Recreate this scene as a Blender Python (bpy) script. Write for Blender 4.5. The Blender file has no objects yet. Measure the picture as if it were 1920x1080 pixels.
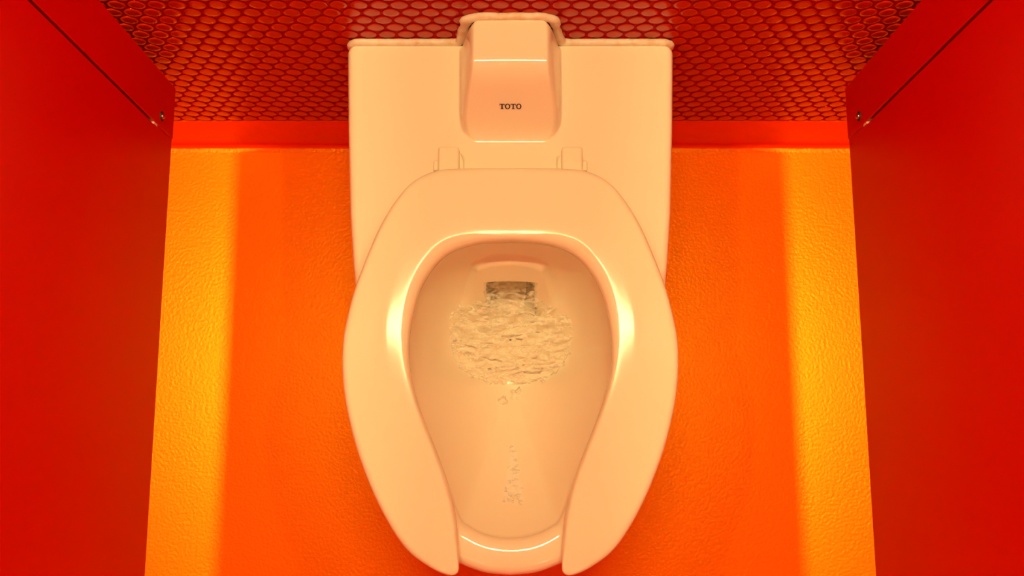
import bpy, math
import numpy as np
from mathutils import Vector, noise

# ------------------------------------------------------------------ camera, world, exposure
scene = bpy.context.scene
COL = scene.collection
CAM_H, PITCH = 1.55, 10.3
cam_data = bpy.data.cameras.new('camera')
cam_data.sensor_width = 36.0
cam_data.lens = 36.0 * 1924 / 1920
cam_data.shift_x = 3 / 1920
cam_data.clip_start = 0.02
camera = bpy.data.objects.new('camera', cam_data)
camera.location = (0, 0, CAM_H)
camera.rotation_euler = (math.radians(PITCH), 0, 0)
COL.objects.link(camera)
scene.camera = camera

world = bpy.data.worlds.new('world')
scene.world = world
world.use_nodes = True
world.node_tree.nodes['Background'].inputs[0].default_value = (1, .5, .2, 1)
world.node_tree.nodes['Background'].inputs[1].default_value = 0.0

vs = scene.view_settings
vs.view_transform = 'Standard'
vs.look = 'None'
vs.gamma = 1.0
vs.use_curve_mapping = False
vs.exposure = 0.0

LAMP_COLOR = (1.0, 0.83, 0.35, 1)
LAMP_POWER = 1100.0         # emission strength of the lamp lenses above the toilets
ROOM_POWER = 26.0          # emission strength of the lamps over the aisle
LAMP_Z, LAMP_Y = 2.50, 0.452
LAMP_HALF = (0.085, 0.022)   # short lamps over the neighbouring stalls
OWN_HALF = (0.27, 0.022)      # long lamp over this stall
LAMP_X = (0.0, -0.76, 0.76)

# ------------------------------------------------------------------ helpers
def mesh_obj(name, verts, faces, material, parent=None, smooth=True):
    me = bpy.data.meshes.new(name)
    me.from_pydata([tuple(map(float, v)) for v in verts], [], [tuple(map(int, f)) for f in faces])
    me.update()
    if smooth:
        me.polygons.foreach_set('use_smooth', [True] * len(me.polygons))
    me.materials.append(material)
    o = bpy.data.objects.new(name, me)
    COL.objects.link(o)
    if parent is not None:
        o.parent = parent
    return o


def empty(name, loc=(0, 0, 0)):
    o = bpy.data.objects.new(name, None)
    o.location = loc
    o.empty_display_size = .05
    COL.objects.link(o)
    return o


def tag(o, label=None, cat=None, group=None, kind=None):
    if label: o['label'] = label
    if cat: o['category'] = cat
    if group: o['group'] = group
    if kind: o['kind'] = kind
    return o


def box_data(x0, x1, y0, y1, z0, z1):
    v = [(x0, y0, z0), (x1, y0, z0), (x1, y1, z0), (x0, y1, z0),
         (x0, y0, z1), (x1, y0, z1), (x1, y1, z1), (x0, y1, z1)]
    f = [(0, 3, 2, 1), (4, 5, 6, 7), (0, 1, 5, 4), (1, 2, 6, 5), (2, 3, 7, 6), (3, 0, 4, 7)]
    return v, f


def box(name, x0, x1, y0, y1, z0, z1, material, parent=None, bevel=0.0, seg=3):
    x0, x1 = min(x0, x1), max(x0, x1)
    v, f = box_data(x0, x1, y0, y1, z0, z1)
    o = mesh_obj(name, v, f, material, parent, smooth=bevel > 0)
    if bevel > 0:
        m = o.modifiers.new('bevel', 'BEVEL'); m.width = bevel; m.segments = seg
        m.harden_normals = True
    return o


def grid_faces(nr, nc, close_c=False, off=0, flip=False):
    out = []
    for i in range(nr - 1):
        for j in range(nc if close_c else nc - 1):
            k = (j + 1) % nc
            q = (off + i * nc + j, off + i * nc + k, off + (i + 1) * nc + k, off + (i + 1) * nc + j)
            out.append(q[::-1] if flip else q)
    return out


def catmull(pts, n, closed=False):
    """Catmull-Rom through points, resampled to n points of even arc length."""
    P = np.array(pts, float)
    if closed:
        Q = np.vstack([P[-1], P, P[0], P[1]])
    else:
        Q = np.vstack([2 * P[0] - P[1], P, 2 * P[-1] - P[-2]])
    out = []
    for i in range(len(Q) - 3):
        p0, p1, p2, p3 = Q[i:i + 4]
        for t in np.linspace(0, 1, 24, endpoint=False):
            out.append(.5 * (2 * p1 + (p2 - p0) * t + (2 * p0 - 5 * p1 + 4 * p2 - p3) * t ** 2 + (3 * p1 - p0 - 3 * p2 + p3) * t ** 3))
    out.append(Q[-2])
    out = np.array(out)
    s = np.r_[0, np.cumsum(np.linalg.norm(np.diff(out, axis=0), axis=1))]
    u = np.linspace(0, s[-1], n)
    return np.c_[np.interp(u, s, out[:, 0]), np.interp(u, s, out[:, 1])]


def sstep(a, b, x):
    t = np.clip((x - a) / (b - a), 0, 1)
    return t * t * (3 - 2 * t)


def smin(a, b, k):
    h = np.clip(.5 + .5 * (b - a) / k, 0, 1)
    return b * (1 - h) + a * h - k * h * (1 - h)


def smax(a, b, k):
    return -smin(-a, -b, k)


# ------------------------------------------------------------------ materials
def material(name, color, rough=.4, spec=.5, coat=0.0, bump=None, vary=None, metallic=0.0, tint=None):
    """bump: (scale, strength, distance, detail); vary: (scale, second colour, low, high)"""
    m = bpy.data.materials.new(name)
    m.use_nodes = True
    nt = m.node_tree
    b = nt.nodes['Principled BSDF']
    b.inputs['Base Color'].default_value = (*color, 1)
    b.inputs['Roughness'].default_value = rough
    b.inputs['Specular IOR Level'].default_value = spec
    b.inputs['Coat Weight'].default_value = coat
    b.inputs['Coat Roughness'].default_value = .03
    b.inputs['Metallic'].default_value = metallic
    if tint:
        b.inputs['Specular Tint'].default_value = (*tint, 1)
    tc = nt.nodes.new('ShaderNodeTexCoord')
    if bump:
        n = nt.nodes.new('ShaderNodeTexNoise')
        n.inputs['Scale'].default_value = bump[0]
        n.inputs['Detail'].default_value = bump[3]
        bp = nt.nodes.new('ShaderNodeBump')
        bp.inputs['Strength'].default_value = bump[1]
        bp.inputs['Distance'].default_value = bump[2]
        nt.links.new(tc.outputs['Object'], n.inputs['Vector'])
        nt.links.new(n.outputs['Fac'], bp.inputs['Height'])
        nt.links.new(bp.outputs['Normal'], b.inputs['Normal'])
    if vary:
        n = nt.nodes.new('ShaderNodeTexNoise')
        n.inputs['Scale'].default_value = vary[0]
        n.inputs['Detail'].default_value = 3
        r = nt.nodes.new('ShaderNodeValToRGB')
        r.color_ramp.elements[0].position = vary[2]
        r.color_ramp.elements[1].position = vary[3]
        r.color_ramp.elements[0].color = (*color, 1)
        r.color_ramp.elements[1].color = (*vary[1], 1)
        nt.links.new(tc.outputs['Object'], n.inputs['Vector'])
        nt.links.new(n.outputs['Fac'], r.inputs['Fac'])
        nt.links.new(r.outputs['Color'], b.inputs['Base Color'])
    return m


def emitter(name, color, strength):
    m = bpy.data.materials.new(name)
    m.use_nodes = True
    nt = m.node_tree
    nt.nodes.remove(nt.nodes['Principled BSDF'])
    e = nt.nodes.new('ShaderNodeEmission')
    e.inputs[0].default_value = color
    e.inputs[1].default_value = strength
    nt.links.new(e.outputs[0], nt.nodes['Material Output'].inputs['Surface'])
    return m


def water_material(name, lo, hi, through):
    m = bpy.data.materials.new(name)
    m.use_nodes = True
    nt = m.node_tree
    nt.nodes.remove(nt.nodes['Principled BSDF'])
    tr = nt.nodes.new('ShaderNodeBsdfTransparent')
    tr.inputs[0].default_value = (1, 1, 1, 1)
    gl = nt.nodes.new('ShaderNodeBsdfGlossy')
    gl.inputs['Roughness'].default_value = .14
    fr = nt.nodes.new('ShaderNodeFresnel')
    fr.inputs['IOR'].default_value = 1.30
    mx = nt.nodes.new('ShaderNodeMixShader')
    nt.links.new(fr.outputs[0], mx.inputs[0])
    nt.links.new(tr.outputs[0], mx.inputs[1])
    nt.links.new(gl.outputs[0], mx.inputs[2])
    # thin froth where the water is aerated
    df = nt.nodes.new('ShaderNodeBsdfDiffuse')
    df.inputs[0].default_value = (1.0, .95, .85, 1)
    tc = nt.nodes.new('ShaderNodeTexCoord')
    nz = nt.nodes.new('ShaderNodeTexNoise')
    nz.inputs['Scale'].default_value = 1.0
    nz.inputs['Detail'].default_value = 4
    nz.inputs['Distortion'].default_value = 1.2
    rp = nt.nodes.new('ShaderNodeValToRGB')
    rp.color_ramp.elements[0].position = lo
    rp.color_ramp.elements[1].position = hi
    rp.color_ramp.elements[1].color = (.85, .85, .85, 1)
    mx2 = nt.nodes.new('ShaderNodeMixShader')
    tl = nt.nodes.new('ShaderNodeBsdfTranslucent')
    tl.inputs[0].default_value = (1.0, .95, .85, 1)
    mx3 = nt.nodes.new('ShaderNodeMixShader')
    mx3.inputs[0].default_value = through
    nt.links.new(df.outputs[0], mx3.inputs[1])
    nt.links.new(tl.outputs[0], mx3.inputs[2])
    mp = nt.nodes.new('ShaderNodeMapping')
    mp.inputs['Scale'].default_value = (48, 115, 60)
    nt.links.new(tc.outputs['Object'], mp.inputs['Vector'])
    nt.links.new(mp.outputs['Vector'], nz.inputs['Vector'])
    nt.links.new(nz.outputs['Fac'], rp.inputs['Fac'])
    nt.links.new(rp.outputs['Color'], mx2.inputs[0])
    nt.links.new(mx.outputs[0], mx2.inputs[1])
    nt.links.new(mx3.outputs[0], mx2.inputs[2])
    nt.links.new(mx2.outputs[0], nt.nodes['Material Output'].inputs['Surface'])
    return m


def floor_material(name, color):
    m = material(name, color, rough=.37, spec=1.0, bump=(230, .24, .002, 2.0), tint=(1, .75, .03))
    nt = m.node_tree
    b = nt.nodes['Principled BSDF']
    tc = [n for n in nt.nodes if n.type == 'TEX_COORD'][0]
    # a few tiny dark specks trodden into the paint
    v = nt.nodes.new('ShaderNodeTexVoronoi')
    v.inputs['Scale'].default_value = 9
    r = nt.nodes.new('ShaderNodeValToRGB')
    r.color_ramp.elements[0].position = .012
    r.color_ramp.elements[1].position = .022
    r.color_ramp.elements[0].color = (color[0] * .45, color[1] * .3, 0, 1)
    r.color_ramp.elements[1].color = (*color, 1)
    nt.links.new(tc.outputs['Object'], v.inputs['Vector'])
    nt.links.new(v.outputs['Distance'], r.inputs['Fac'])
    nt.links.new(r.outputs['Color'], b.inputs['Base Color'])
    return m


CERAMIC = material('vitreous china', (.90, .82, .65), rough=.07, spec=.35)
SEAT = material('seat plastic', (.88, .82, .63), rough=.09, spec=.10, bump=(500, .02, .0005, 3))
CAULK = material('caulk', (.85, .82, .66), rough=.5, bump=(160, .5, .002, 3), vary=(60, (.7, .45, .2), .5, .8))
INK = material('dark lettering', (.02, .004, .004), rough=.5)
PANEL = material('red partition laminate', (.445, .0, .0), rough=.34, spec=.55, bump=(900, .03, .0004, 2), tint=(1, .13, .0))
GAP_SHADE = material('dark gap shade', (.08, .0, .0), rough=.7)  # near-black red stands in for the shade inside the open gap
CLIP = material('seam clip', (.7, .35, .25), rough=.3)
STEEL = material('screw steel', (.55, .5, .45), rough=.18, metallic=1.0)
RECESS = material('screw recess', (.02, .002, .0), rough=.6)
TILE = material('glazed red penny tile', (.48, .014, .0), rough=.16, spec=.5, bump=(260, .10, .0012, 2), tint=(1, .35, .08))
GROUT = material('dark red grout', (.46, .0, .0), rough=.85, spec=.2, bump=(300, .3, .001, 2))
FLOOR = floor_material('orange epoxy floor', (.90, .100, .0))
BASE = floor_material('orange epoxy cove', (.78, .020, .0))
CEIL = material('ceiling paint', (.75, .72, .66), rough=.9)
REDWALL = material('red wall paint', (.5, .01, .0), rough=.6)
HOUSING = material('lamp housing', (.7, .7, .7), rough=.4)
LENS = emitter('lamp lens', LAMP_COLOR, LAMP_POWER * LAMP_HALF[0] / OWN_HALF[0])
LENS_N = emitter('bright lamp lens', LAMP_COLOR, LAMP_POWER * 1.95)
LENS2 = emitter('aisle lamp lens', LAMP_COLOR, ROOM_POWER)
WATER = water_material('clear flush water', .42, .66, .35)
FROTH = water_material('aerated trickle', .25, .50, .0)

# ------------------------------------------------------------------ the room
WALL_Y, ROOM_X, FRONT_Y, CEIL_Z = .511, 1.40, -2.1, 2.60
floor = box('floor', -ROOM_X, ROOM_X, FRONT_Y, WALL_Y + .1, -.1, 0, FLOOR)
tag(floor, 'glossy orange painted floor with a fine orange peel texture', kind='structure')
ceiling = box('ceiling', -ROOM_X, ROOM_X, FRONT_Y, WALL_Y + .1, CEIL_Z, CEIL_Z + .1, CEIL)
tag(ceiling, 'plain pale ceiling', kind='structure')
wall_back = box('wall_back', -ROOM_X, ROOM_X, WALL_Y, WALL_Y + .1, 0, CEIL_Z, GROUT)
tag(wall_back, 'wall of small round red penny tiles behind the toilet', kind='structure')
for nm, a, b, c, d in (('wall_left', -ROOM_X - .1, -ROOM_X, FRONT_Y, WALL_Y + .1),
                       ('wall_right', ROOM_X, ROOM_X + .1, FRONT_Y, WALL_Y + .1),
                       ('wall_front', -ROOM_X, ROOM_X, FRONT_Y - .1, FRONT_Y)):
    tag(box(nm, a, b, c, d, 0, CEIL_Z, REDWALL), 'plain red painted wall of the washroom', kind='structure')

# coved base along the tiled wall
BO, R = .0020, .0070
prof = [(WALL_Y, .114), (WALL_Y - BO + .0006, .1140), (WALL_Y - BO, .1132)]
for a in np.linspace(0, math.pi / 2, 9):
    prof.append((WALL_Y - BO - R + R * math.cos(a), .0008 + R - R * math.sin(a)))
prof += [(WALL_Y - BO - R - .004, .0003)]
xs = np.linspace(-ROOM_X, ROOM_X, 90)
V = []
for x in xs:
    wob = .0006 * noise.noise((x * 9, 0, 0)) + .0004 * noise.noise((x * 31, 3, 0))
    for k, (y, z) in enumerate(prof):
        V.append((x, y + (wob if 0 < k else 0), z + (wob * .8 if 2 < k < len(prof) - 1 else 0)))
base = mesh_obj('baseboard_back', V, grid_faces(len(xs), len(prof), flip=True), BASE)
tag(base, 'orange coved base between the floor and the tiled wall', kind='structure')

# ------------------------------------------------------------------ penny tiles
PX, RT = .0223, .00965
PZ = PX * math.sqrt(3) / 2
NSEG = 16


def tile_shape(jit=0.0):
    v, f = [], []
    rings = [(1.0, .0), (1.0, .0008), (.95, .0012), (.60, .00135)]
    for rr, h in rings:
        for k in range(NSEG):
            a = 2 * math.pi * k / NSEG
            v.append((rr * RT * math.cos(a), -h, rr * RT * math.sin(a)))
    f += grid_faces(len(rings), NSEG, close_c=True)
    f.append(tuple(range((len(rings) - 1) * NSEG, len(rings) * NSEG)))
    return np.array(v), f


tv, tf = tile_shape()
tile_mesh = bpy.data.meshes.new('tile')
tile_mesh.from_pydata([tuple(map(float, p)) for p in tv], [], tf)
tile_mesh.polygons.foreach_set('use_smooth', [True] * len(tile_mesh.polygons))
tile_mesh.materials.append(TILE)

pr_ = math.radians(PITCH)
def screen(p):
    vy, vz = p[1], p[2] - CAM_H
    w = vy * math.sin(pr_) - vz * math.cos(pr_)
    return 957 + 1924 * p[0] / w, 540 - 1924 * (vy * math.cos(pr_) + vz * math.sin(pr_)) / w, w

spots = []
rows = int((CEIL_Z - .126) / PZ)
for r in range(rows):
    z = .1245 + r * PZ
    for c in range(-46, 47):
        x = (c + (.5 if r % 2 else 0)) * PX + .0006 * noise.noise((c * 1.7, r * 2.3, 0))
        if abs(x) > 1.02: continue
        zz = z + .0006 * noise.noise((c * 2.1, r * 1.3, 7))
        spots.append((x, zz))
rank = []
for i, (x, z) in enumerate(spots):
    sx, sy, w = screen((x, WALL_Y, z))
    vis = -12 < sy and abs(sx - 957) < 640 + max(0, 165 - sy) * .9
    behind = (abs(x) < .19 and z < .41) or (abs(x) < .055 and z < .475)
    if vis and not behind and z < .52:
        rank.append((-(1 / w ** 2) * (CAM_H - z) ** -1, i))
single = {i for _, i in sorted(rank)[:300]}
SV, SF = [], []
n0 = len(tv)
off = 0
for i, (x, z) in enumerate(spots):
    tilt = .025 * noise.noise((x * 113, z * 97, 2)), .025 * noise.noise((x * 91, z * 127, 9))
    if i in single:
        o = bpy.data.objects.new('tile', tile_mesh)
        o.location = (x, WALL_Y - .0002, z)
        o.rotation_euler = (tilt[0], 0, tilt[1])
        COL.objects.link(o)
        o.parent = wall_back
    else:
        p = tv.copy()
        p[:, 1] += tilt[0] * p[:, 2] * 1.0 + tilt[1] * p[:, 0]
        SV.append(p + np.array((x, WALL_Y - .0002, z)))
        SF += [tuple(q + off for q in fc) for fc in tf]
        off += n0
rest = mesh_obj('penny_tiling', np.vstack(SV), SF, TILE, wall_back)
tag(rest, kind='stuff')

# ------------------------------------------------------------------ partitions
PX0, PX1 = .4315, .471


def partition(sign):
    t = empty('toilet_partition', (sign * (PX0 + PX1) / 2, -.3, 0))
    tag(t, 'tall red toilet stall partition raised clear of the orange floor', 'partition', 'partitions on either side of the toilet')
    cx = t.location.x

    def b(name, x0, x1, y0, y1, z0, z1, m, bevel=0.0):
        return box(name, sign * x0 - cx, sign * x1 - cx, y0 + .3, y1 + .3, z0, z1, m, t, bevel)
    b('panel', PX0 + .0006, PX1, -1.05, .4183, .295, 1.85, PANEL, .0012)
    strip = b('wall_strip', PX0 - .0006, PX1, .4209, .4895, .295, 1.85, PANEL, .0012)
    strip['label'] = 'narrow red strip beside the wall'
    b('gap_shade_backing', PX0 + .007, PX1 - .007, .416, .4225, .36, 1.84, GAP_SHADE)  # added backing: stops light passing through the gap, coloured dark as its shade
    b('seam_plug', PX0 + .0008, PX1 - .001, .4166, .4218, .2955, .352, PANEL)
    b('seam_clip', PX0 - .0002, PX0 + .009, .4178, .4206, .352, .3635, CLIP)
    for z in (.85, 1.55):
        b('wall_bracket', PX0 + .006, PX1 - .006, .485, .5112, z, z + .07, STEEL)
    # dome screw in a dark countersink
    sy, sz = .4355, .3404
    n, V, F = 20, [], []
    prof = [(.0062, .0), (.0062, .0010), (.0046, .0012)]
    for r, h in prof:
        V += [(sign * (PX0 - .0006 - h) - cx, sy + .3 + r * math.cos(2 * math.pi * k / n), sz + r * math.sin(2 * math.pi * k / n)) for k in range(n)]
    F = grid_faces(len(prof), n, close_c=True)
    F.append(tuple(range(2 * n, 3 * n)))
    washer = mesh_obj('screw_seat', V, F, RECESS, t)
    V = []
    prof = [(.0036, .0008), (.0035, .002), (.0029, .003), (.0017, .0037), (.0004, .004)]
    for r, h in prof:
        V += [(sign * (PX0 - .0006 - h) - cx, sy + .3 + r * math.cos(2 * math.pi * k / n), sz + r * math.sin(2 * math.pi * k / n)) for k in range(n)]
    F = grid_faces(len(prof), n, close_c=True)
    F.append(tuple(range(4 * n, 5 * n)))
    mesh_obj('screw', V, F, STEEL, t)
    return t


partition(-1)
partition(1)

# ------------------------------------------------------------------ toilet
toilet = empty('toilet', (0, .2, 0))
tag(toilet, 'pale glossy ceramic toilet with an open-front seat against the tiled wall', 'toilet')


def part(name, verts, faces, m, parent=None, smooth=True):
    v = np.array(verts, float).copy()
    v[:, 1] -= .2
    return mesh_obj(name, v, faces, m, parent or toilet, smooth)


# ---- outlines (metres, left half; mirrored)
OUT = [(0, .3421), (-.0584, .3415), (-.0854, .3385), (-.1093, .3268), (-.1269, .3073), (-.1442, .2784), (-.1583, .2448),
       (-.1721, .2056), (-.1800, .1728), (-.1844, .1433), (-.1839, .1083), (-.1789, .0736), (-.1692, .0365),
       (-.1581, .0054), (-.1430, -.0281), (-.1254, -.0585), (-.1080, -.0805), (-.0881, -.0952), (-.0720, -.1035),
       (-.0610, -.1055), (-.0558, -.1025)]
INN = [(0, .2574), (-.0341, .2556), (-.0581, .2495), (-.0759, .2391), (-.0906, .2214), (-.1021, .1984), (-.1093, .1684),
       (-.1118, .1387), (-.1095, .1092), (-.1020, .0801), (-.0911, .0512), (-.0791, .0225), (-.0684, -.0059),
       (-.0612, -.0312), (-.0570, -.0535), (-.0548, -.0800), (-.0546, -.0985)]


def mirror_path(p):
    q = p[::-1].copy(); q[:, 0] *= -1
    return np.vstack([p, q])


# ---- bowl as nested rings about a centre
N = 288
PHI = np.linspace(0, 2 * math.pi, N, endpoint=False)
CB = np.array((0.0, .12))


def polar(contour):
    d = contour - CB
    a = np.mod(np.arctan2(d[:, 1], d[:, 0]), 2 * math.pi)
    r = np.linalg.norm(d, axis=1)
    o = np.argsort(a)
    return np.interp(PHI, a[o], r[o], period=2 * math.pi)


inn_c = catmull(INN[:14], 90)
front = np.array([(-.0555, -.0460), (-.045, -.0560), (-.030, -.0635), (-.015, -.0672), (0, -.0684)])
open_half = np.vstack([inn_c[:-2] * (1.06, 1) + (0, .0), front])
open_half[:, 1] += .006 * sstep(.15, .25, open_half[:, 1])
open_half = catmull(np.vstack([open_half[:-5:8], front]), 160)
R_OPEN = polar(mirror_path(open_half))
rim_half = catmull([(0, .300), (-.06, .298), (-.12, .275), (-.158, .225), (-.174, .165), (-.175, .115), (-.166, .055), (-.148, .0),
                    (-.118, -.050), (-.085, -.080), (-.056, -.0955), (-.028, -.1055), (0, -.1085)], 160)
R_RIM = polar(mirror_path(rim_half))
DIRX, DIRY = np.cos(PHI), np.sin(PHI)

WATER_Z = .262


def pool_contour():
    a = np.linspace(0, 2 * math.pi, 400, endpoint=False)
    c, s = np.cos(a), np.sin(a)
    x = .075 * np.sign(c) * np.abs(c) ** .85
    y = .173 + np.where(s > 0, .056, .060) * np.sign(s) * np.abs(s) ** .8
    return np.c_[x, y]


POOL = pool_contour()
pool_r = polar(POOL)


def ring(r):
    return CB[0] + r * DIRX, CB[1] + r * DIRY


OX, OY = ring(R_OPEN)
SX, SY = ring(pool_r)
BACK = sstep(.80, .97, DIRY)          # 1 towards the wall


def bowl_point(t):
    """inner surface of the bowl: t = 0 under the rim, 1 at the pool edge"""
    k = t
    X = OX + (SX - OX) * k
    Y = OY + (SY - OY) * k
    z0 = .386
    g_front = .35 * t + .65 * (1 - (1 - t) ** 2.2)
    g_back = t ** .92
    g = g_front * (1 - BACK) + g_back * BACK
    Z = z0 + (WATER_Z - .006 - z0) * g
    return X, Y, Z


T = np.linspace(0, 1, 70)
rings = []
# sump floor
cxs, cys = SX.mean(), .172
for k, z in ((.02, .226), (.35, .226), (.62, .228), (.80, .234), (.92, .246)):
    yk = cys + (SY - cys) * k
    rings.append(np.c_[cxs + (SX - cxs) * k, yk, z - .42 * (yk - .173) * min(1, (1 - k) * 6)])     # falls towards the outlet
for t in T[::-1]:
    X, Y, Z = bowl_point(t)
    rings.append(np.c_[X, Y, Z])
# rolled rim
r0 = R_OPEN
for dz, dr in ((.392, .0004), (.3965, .0014), (.4005, .0038), (.4033, .0082), (.4044, .0125)):
    X, Y = ring(r0 + dr)
    rings.append(np.c_[X, Y, np.full(N, dz)])
for k, z in ((.35, .4050), (.7, .4048)):
    X, Y = ring((r0 + .0125) * (1 - k) + (R_RIM - .010) * k)
    rings.append(np.c_[X, Y, np.full(N, z)])
for dr, z in ((-.010, .4042), (-.005, .4022), (-.0015, .3975), (0, .391), (-.0005, .37)):
    X, Y = ring(R_RIM + dr)
    rings.append(np.c_[X, Y, np.full(N, z)])
foot = polar(mirror_path(catmull([(0, .36), (-.06, .358), (-.11, .34), (-.118, .25), (-.116, .15), (-.112, .08), (-.095, .02), (-.06, -.015), (0, -.03)], 160)))
for k, z in ((.10, .33), (.35, .27), (.70, .19), (.95, .10), (1.0, .04), (.98, .012), (.97, .0)):
    X, Y = ring(R_RIM * (1 - k) + foot * k)
    rings.append(np.c_[X, Y, np.full(N, z)])
BV = np.vstack(rings)
# raised surround of the trap outlet on the back wall of the bowl, and the outlet itself
bx, by, bz = BV[:, 0], BV[:, 1], BV[:, 2]
inside = np.zeros(len(BV), bool)
inside[:(5 + len(T)) * N] = True
backm = inside & (by > .16)
edge_w = .050 + .016 * np.clip((.33 - bz) / .07, 0, 1)
sur = sstep(0, .014, edge_w - np.abs(bx)) * sstep(.362, .344, bz + 6 * bx ** 2) * sstep(.2, .215, by)
BV[:, 1] -= np.where(backm, .0075 * sur, 0)
hole = backm & (np.abs(bx) < .0305 - .10 * np.clip(bz - .294, 0, 1)) & (bz < .303) & (bz > .20) & (by > .19)
BV[:, 1] += np.where(hole, .080, 0)
bowl = part('bowl', BV, grid_faces(len(rings), N, close_c=True), CERAMIC)

# ---- deck with the raised flush housing
def deck_half(y):
    return np.interp(y, [.12, .16, .20, .24, .2966, .40, .4950, .5040], [.150, .168, .1765, .1813, .1862, .1912, .1945, .1945])


def housing_h(x, y):
    r, yf = .022, .3890
    w = .0592 - r * .62 * np.exp(-(y - yf + .003) / .0085)
    w = w - .004 * sstep(.492, .504, y) ** 2
    hf = (y - yf) * 1.22
    hs = (w - np.abs(x)) * 5.0
    top = .0690 + .03 * (y - .45) - .25 * x * x
    h = smin(smin(top, hf, .016), hs, .026)
    return smax(h, 0 * h, .010)


ys = np.r_[np.linspace(.20, .34, 14)[:-1], np.linspace(.34, .4985, 108), [.4995, .5008, .502, .5030, .5036, .504]]
us = np.r_[np.linspace(0, .030, 8)[:-1], np.linspace(.030, .075, 52)[:-1], np.linspace(.075, .16, 10)[:-1], np.linspace(.16, .195, 24)] / .195
us = np.r_[-us[::-1][:-1], us]
top = []
for y in ys:
    # the deck's front edge curves round the bowl opening, under the seat
    yfront = .275 - .075 * sstep(.5, .95, np.abs(us))
    Y = np.where(y < .34, yfront + (.34 - yfront) * (y - .20) / .14, y)
    hw = deck_half(Y)
    back = .504 - y
    hwr = hw - max(0, .010 - math.sqrt(max(0, .010 ** 2 - max(0, .010 - back) ** 2)))     # rounded plan corner
    x = us * hwr
    r, rb = .009, .0045
    d1 = np.clip(r - (hw - np.abs(us) * hw), 0, r)
    d2 = min(rb, max(0, rb - back))
    z = .400 - (r - np.sqrt(np.maximum(0, r * r - d1 * d1))) - (rb - math.sqrt(max(0, rb * rb - d2 * d2)))
    z = z + housing_h(x, Y)
    top.append(np.c_[x, Y, z])
nr, nc = len(ys), len(us)
DV = np.vstack(top)
DF = grid_faces(nr, nc)
loop = [j for j in range(nc)] + [i * nc + nc - 1 for i in range(1, nr)] + [(nr - 1) * nc + j for j in range(nc - 2, -1, -1)] + [i * nc for i in range(nr - 2, 0, -1)]
P = DV[loop]
prev = loop
verts = [DV]
cnt = len(DV)
for z, sx, yf in ((.385, 1, 0), (.34, .995, .0), (.30, .97, .02), (.22, .80, .06), (.12, .66, .09), (.03, .62, .10), (.0, .62, .10)):
    q = P.copy()
    q[:, 0] *= sx
    q[:, 1] = np.where(q[:, 1] < .30, q[:, 1] + yf * (.30 - q[:, 1]) / .18, q[:, 1])
    q[:, 2] = np.where(q[:, 1] > .5039, np.minimum(q[:, 2], z), z)
    verts.append(q)
    cur = list(range(cnt, cnt + len(q)))
    cnt += len(q)
    for a in range(len(prev)):
        b2 = (a + 1) % len(prev)
        DF.append((prev[b2], prev[a], cur[a], cur[b2]))
    prev = cur
deck = part('deck', np.vstack(verts), DF, CERAMIC)

# ---- caulk bead where the china meets the tiles
path = [(-.1900, .372), (-.1900, .386), (-.1890, .3935), (-.184, .3980)] + [(x, .3990) for x in np.linspace(-.175, -.070, 14)]
path += [(-.0625, .401), (-.0582, .408), (-.0560, .420), (-.0535, .436), (-.0515, .450), (-.0490, .461), (-.042, .4670)]
path += [(x, .4690) for x in np.linspace(-.035, 0, 6)]
path = np.array(path)
right = path[::-1][1:].copy(); right[:, 0] *= -1
path = catmull(np.vstack([path, right]), 260)
V = []
K = 10
for i, (x, z) in enumerate(path):
    tx, tz = path[min(i + 1, len(path) - 1)] - path[max(i - 1, 0)]
    L = math.hypot(tx, tz); nx, nz = -tz / L, tx / L
    rr = .0056 * (1 + .35 * noise.noise((x * 60, z * 60, 1)) + .18 * noise.noise((x * 190, z * 190, 4)))
    if i < 6 or i > len(path) - 7: rr *= .6
    for k in range(K):
        a = 2 * math.pi * k / K
        V.append((x + nx * rr * math.cos(a) * 1.1, .5062 + .0048 * math.sin(a), z + nz * rr * math.cos(a) * 1.1))
part('caulk_bead', V, grid_faces(len(path), K, close_c=True), CAULK)

# ---- lettering on the sloping face of the housing
def deck_z(x, y):
    return .400 + float(housing_h(np.array([x]), np.array([y]))[0])


def letter_T(w, h):
    quads = [(-.5, .84, .5, 1), (-.5, .66, -.40, .84), (.40, .66, .5, .84), (-.13, .12, .13, .84), (-.27, 0, .27, .14)]
    v, f = [], []
    for a, b, c, d in quads:
        k = len(v)
        v += [(a * w, b * h), (c * w, b * h), (c * w, d * h), (a * w, d * h)]
        f.append((k, k + 1, k + 2, k + 3))
    return v, f


def letter_O(w, h):
    v, n = [], 28
    for k in range(n):
        a = 2 * math.pi * k / n
        v.append((.53 * w * math.cos(a), .5 * h + .53 * h * math.sin(a)))
    for k in range(n):
        a = 2 * math.pi * k / n
        v.append((.28 * w * math.cos(a), .5 * h + .37 * h * math.sin(a)))
    return v, [(k, (k + 1) % n, n + (k + 1) % n, n + k) for k in range(n)]


LW, LH, LY = .0058, .0044, .4125
V, F = [], []
for i, mk in enumerate((letter_T, letter_O, letter_T, letter_O)):
    v, f = mk(LW, LH)
    k = len(V)
    cx = (i - 1.5) * .0064
    for a, b in v:
        y = LY + b
        V.append((cx + a, y - .0003, deck_z(cx + a, y) + .0004))
    F += [tuple(q + k for q in fc) for fc in f]
let = part('lettering', V, F, INK, smooth=False)
let['label'] = 'small dark lettering TOTO'

# ---- seat
SN = 170
half_o = catmull(OUT, SN)
half_i = catmull(INN, SN)
SO, SI = mirror_path(half_o), mirror_path(half_i)
keep = [k for k in range(len(SO)) if k != SN]      # drop the doubled end join
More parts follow.
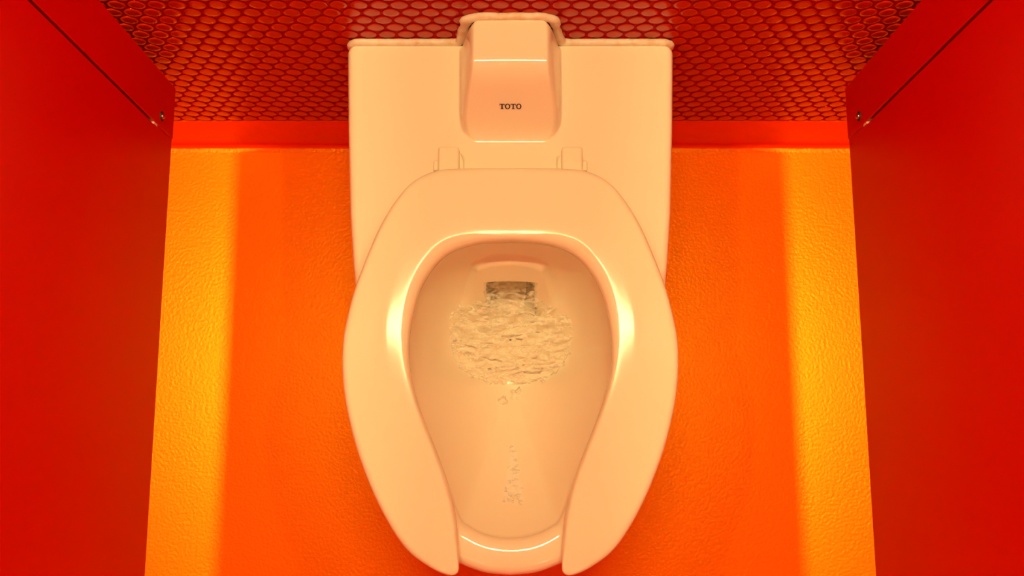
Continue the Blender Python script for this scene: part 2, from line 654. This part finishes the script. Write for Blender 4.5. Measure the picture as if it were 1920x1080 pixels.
# order the path tip -> back -> tip
lo, li = half_o[::-1], half_i[::-1]
ro, ri = half_o[1:].copy(), half_i[1:].copy()
ro[:, 0] *= -1; ri[:, 0] *= -1
SO, SI = np.vstack([lo, ro]), np.vstack([li, ri])
V = []
for a, b in zip(SO, SI):
    w = float(np.linalg.norm(b - a))
    e = (b - a) / max(w, 1e-6)
    k = min(1, w / .05)
    wide = float(sstep(.0, .085, abs(b[0])) * sstep(.09, .19, b[1]))
    ro_, ri_, zi = .0085 * k, (.0055 + .0105 * wide) * k, (.010 + .002 * wide) * k
    ztop = .4365 - .004 * (1 - k)
    prof = [(w * .12, .4120), (.0015 * k, .4128), (0, ztop - .0095)]
    for q in np.linspace(0, math.pi / 2, 7)[1:]:
        prof.append((ro_ * (1 - math.cos(q)), ztop - .0095 + .0075 * math.sin(q)))
    d0, d1 = ro_, w - ri_
    for q in np.linspace(0, 1, 9)[1:]:
        dd = d0 + (d1 - d0) * q
        prof.append((dd, ztop - .002 + .002 * math.sin(min(1, q * 1.3) * math.pi / 2) - .0010 * max(0, q - .6) / .4))
    zt = prof[-1][1]
    for q in np.linspace(0, math.pi / 2, 10)[1:]:
        prof.append((d1 + ri_ * math.sin(q), zt - zi * (1 - math.cos(q))))
    prof += [(w * .995, .4150), (w * .93, .4122)]
    V += [(a[0] + e[0] * d, a[1] + e[1] * d, z) for d, z in prof]
NP = len(prof)
F = grid_faces(len(SO), NP, close_c=True)
F.append(tuple(range(NP))[::-1])
F.append(tuple(range((len(SO) - 1) * NP, len(SO) * NP)))
seat = part('seat', V, F, SEAT)
seat['label'] = 'open-front plastic seat'


def seat_box(name, x0, x1, y0, y1, z0, z1, m, parent, bevel):
    o = box(name, x0, x1, y0 - .2, y1 - .2, z0, z1, m, parent, bevel, 4)
    return o


for s in (-1, 1):
    h = seat_box('hinge', s * .0585, s * .0825, .330, .3685, .3985, .4270, SEAT, seat, .003)
    seat_box('hinge_pin', s * .0820, s * .0885, .343, .3555, .402, .416, SEAT, h, .002)
    # slanted inner cheek of the hinge
    v, f = box_data(min(s * .0538, s * .0588), max(s * .0538, s * .0588), .333 - .2, .366 - .2, .399, .418)
    v = [(x, y - (.014 if z > .41 and abs(x) < .056 else 0) * (1 if y > .15 else 0), z) for x, y, z in v]
    o = mesh_obj('hinge_cheek', v, f, SEAT, h, smooth=False)
    bm = o.modifiers.new('bevel', 'BEVEL'); bm.width = .0012; bm.segments = 2
    for yy in (.19, .02):
        i = int(np.argmin(np.abs(half_o[20:, 1] - yy))) + 20
        mid = .45 * half_o[i] + .55 * half_i[i]
        seat_box('seat_bumper', s * abs(mid[0]) - .008, s * abs(mid[0]) + .008, yy - .018, yy + .018, .4046, .4135, SEAT, seat, .002)

# ------------------------------------------------------------------ flushing water
V = []
NR = 70
cx0, cy0 = 0.0, .175


def wave(x, y):
    a = noise.turbulence((x * 30, y * 62, .3), 3, False, noise_basis='PERLIN_ORIGINAL') - .40
    b = noise.noise((x * 62 + 1.3 * math.sin(y * 90), y * 135, 2))
    return .010 * a + .0024 * b


NF = 22
for k in np.linspace(.01, 1.0, NR):
    X = cx0 + (SX - cx0) * k; Y = cy0 + (SY - cy0) * k
    for x, y in zip(X, Y):
        V.append((x, y, WATER_Z + .002 + wave(x, y)))
for q in range(1, NF):
    t = 1 - .26 * q / (NF - 1)
    X, Y, Z = bowl_point(t)
    for j in range(N):
        if DIRY[j] > .55:                      # runs on level into the outlet
            g = 1 + .02 * q
            V.append((SX[j] * g, cy0 + (SY[j] - cy0) * g, WATER_Z + .001 + wave(SX[j], SY[j]) * .4))
            continue
        x, y, z = X[j], Y[j], Z[j]
        lift = .017 * (noise.noise((x * 60, y * 60, 5)) + .6 * noise.noise((x * 150, y * 150, 8))) - .022 * (1 - t) / .26 + .005
        V.append((x, y, z + max(-.006, min(lift, .005))))
fr = range(NF - 1)
water = mesh_obj('water', V, grid_faces(NR + len(fr), N, close_c=True), WATER)
tag(water, 'churning clear flush water in the bottom of the toilet bowl', 'water', kind='stuff')

# thin run of water still trickling down the front of the bowl
V = []
ts = np.linspace(.16, .62, 90)
j0 = int(N * .75)
span = 12
for t in ts:
    X, Y, Z = bowl_point(t)
    for q in np.linspace(-span, span, 49):
        a = int(math.floor(q)); fq = q - a
        x, y, z = [A[(j0 + a) % N] * (1 - fq) + A[(j0 + a + 1) % N] * fq for A in (X, Y, Z)]
        u = (t - .16) / .46                      # 0 = low on the front wall, 1 = towards the pool
        width = .016 * (1 - u) ** 1.3 + .0035
        off_ = (x - .003) / width
        body = max(0, 1 - off_ * off_) * min(1, u * 6) * min(1, (1 - u) * 5)
        h = body * (.0014 + .0026 * noise.noise((x * 300, y * 110, 4))) - .0006
        V.append((x, y, z + h))
trickle = mesh_obj('water_trickle', V, grid_faces(len(ts), 49, flip=True), FROTH)
tag(trickle, 'thin trickle of water running down the front wall of the bowl', 'water', kind='stuff')

# ------------------------------------------------------------------ lamps
def lamp(x, y, z, hx, hy, lens, label, group):
    t = empty('ceiling_lamp', (x, y, z))
    tag(t, label, 'lamp', group)
    box('housing', -hx - .012, hx + .012, -hy - .012, hy + .012, .004, CEIL_Z - z, HOUSING, t)
    v = [(-hx, -hy, 0), (hx, -hy, 0), (hx, hy, 0), (-hx, hy, 0), (-hx, -hy, .0045), (hx, -hy, .0045), (hx, hy, .0045), (-hx, hy, .0045)]
    f = [(0, 3, 2, 1), (0, 1, 5, 4), (1, 2, 6, 5), (2, 3, 7, 6), (3, 0, 4, 7)]
    mesh_obj('lens', v, f, lens, t, smooth=False)


lamp(0, LAMP_Y, LAMP_Z, *OWN_HALF, LENS, 'slim ceiling lamp straight above the toilet housing', None)
for x in LAMP_X[1:]:
    lamp(x, LAMP_Y - .03, LAMP_Z, *LAMP_HALF, LENS_N, 'slim bright ceiling lamp over a neighbouring stall', 'lamps over the neighbouring stalls')
for s in (-1, 1):
    lamp(s * .55, -1.45, CEIL_Z - .05, .16, .05, LENS2, 'flat rectangular ceiling lamp over the aisle before the stalls', 'lamps over the aisle')
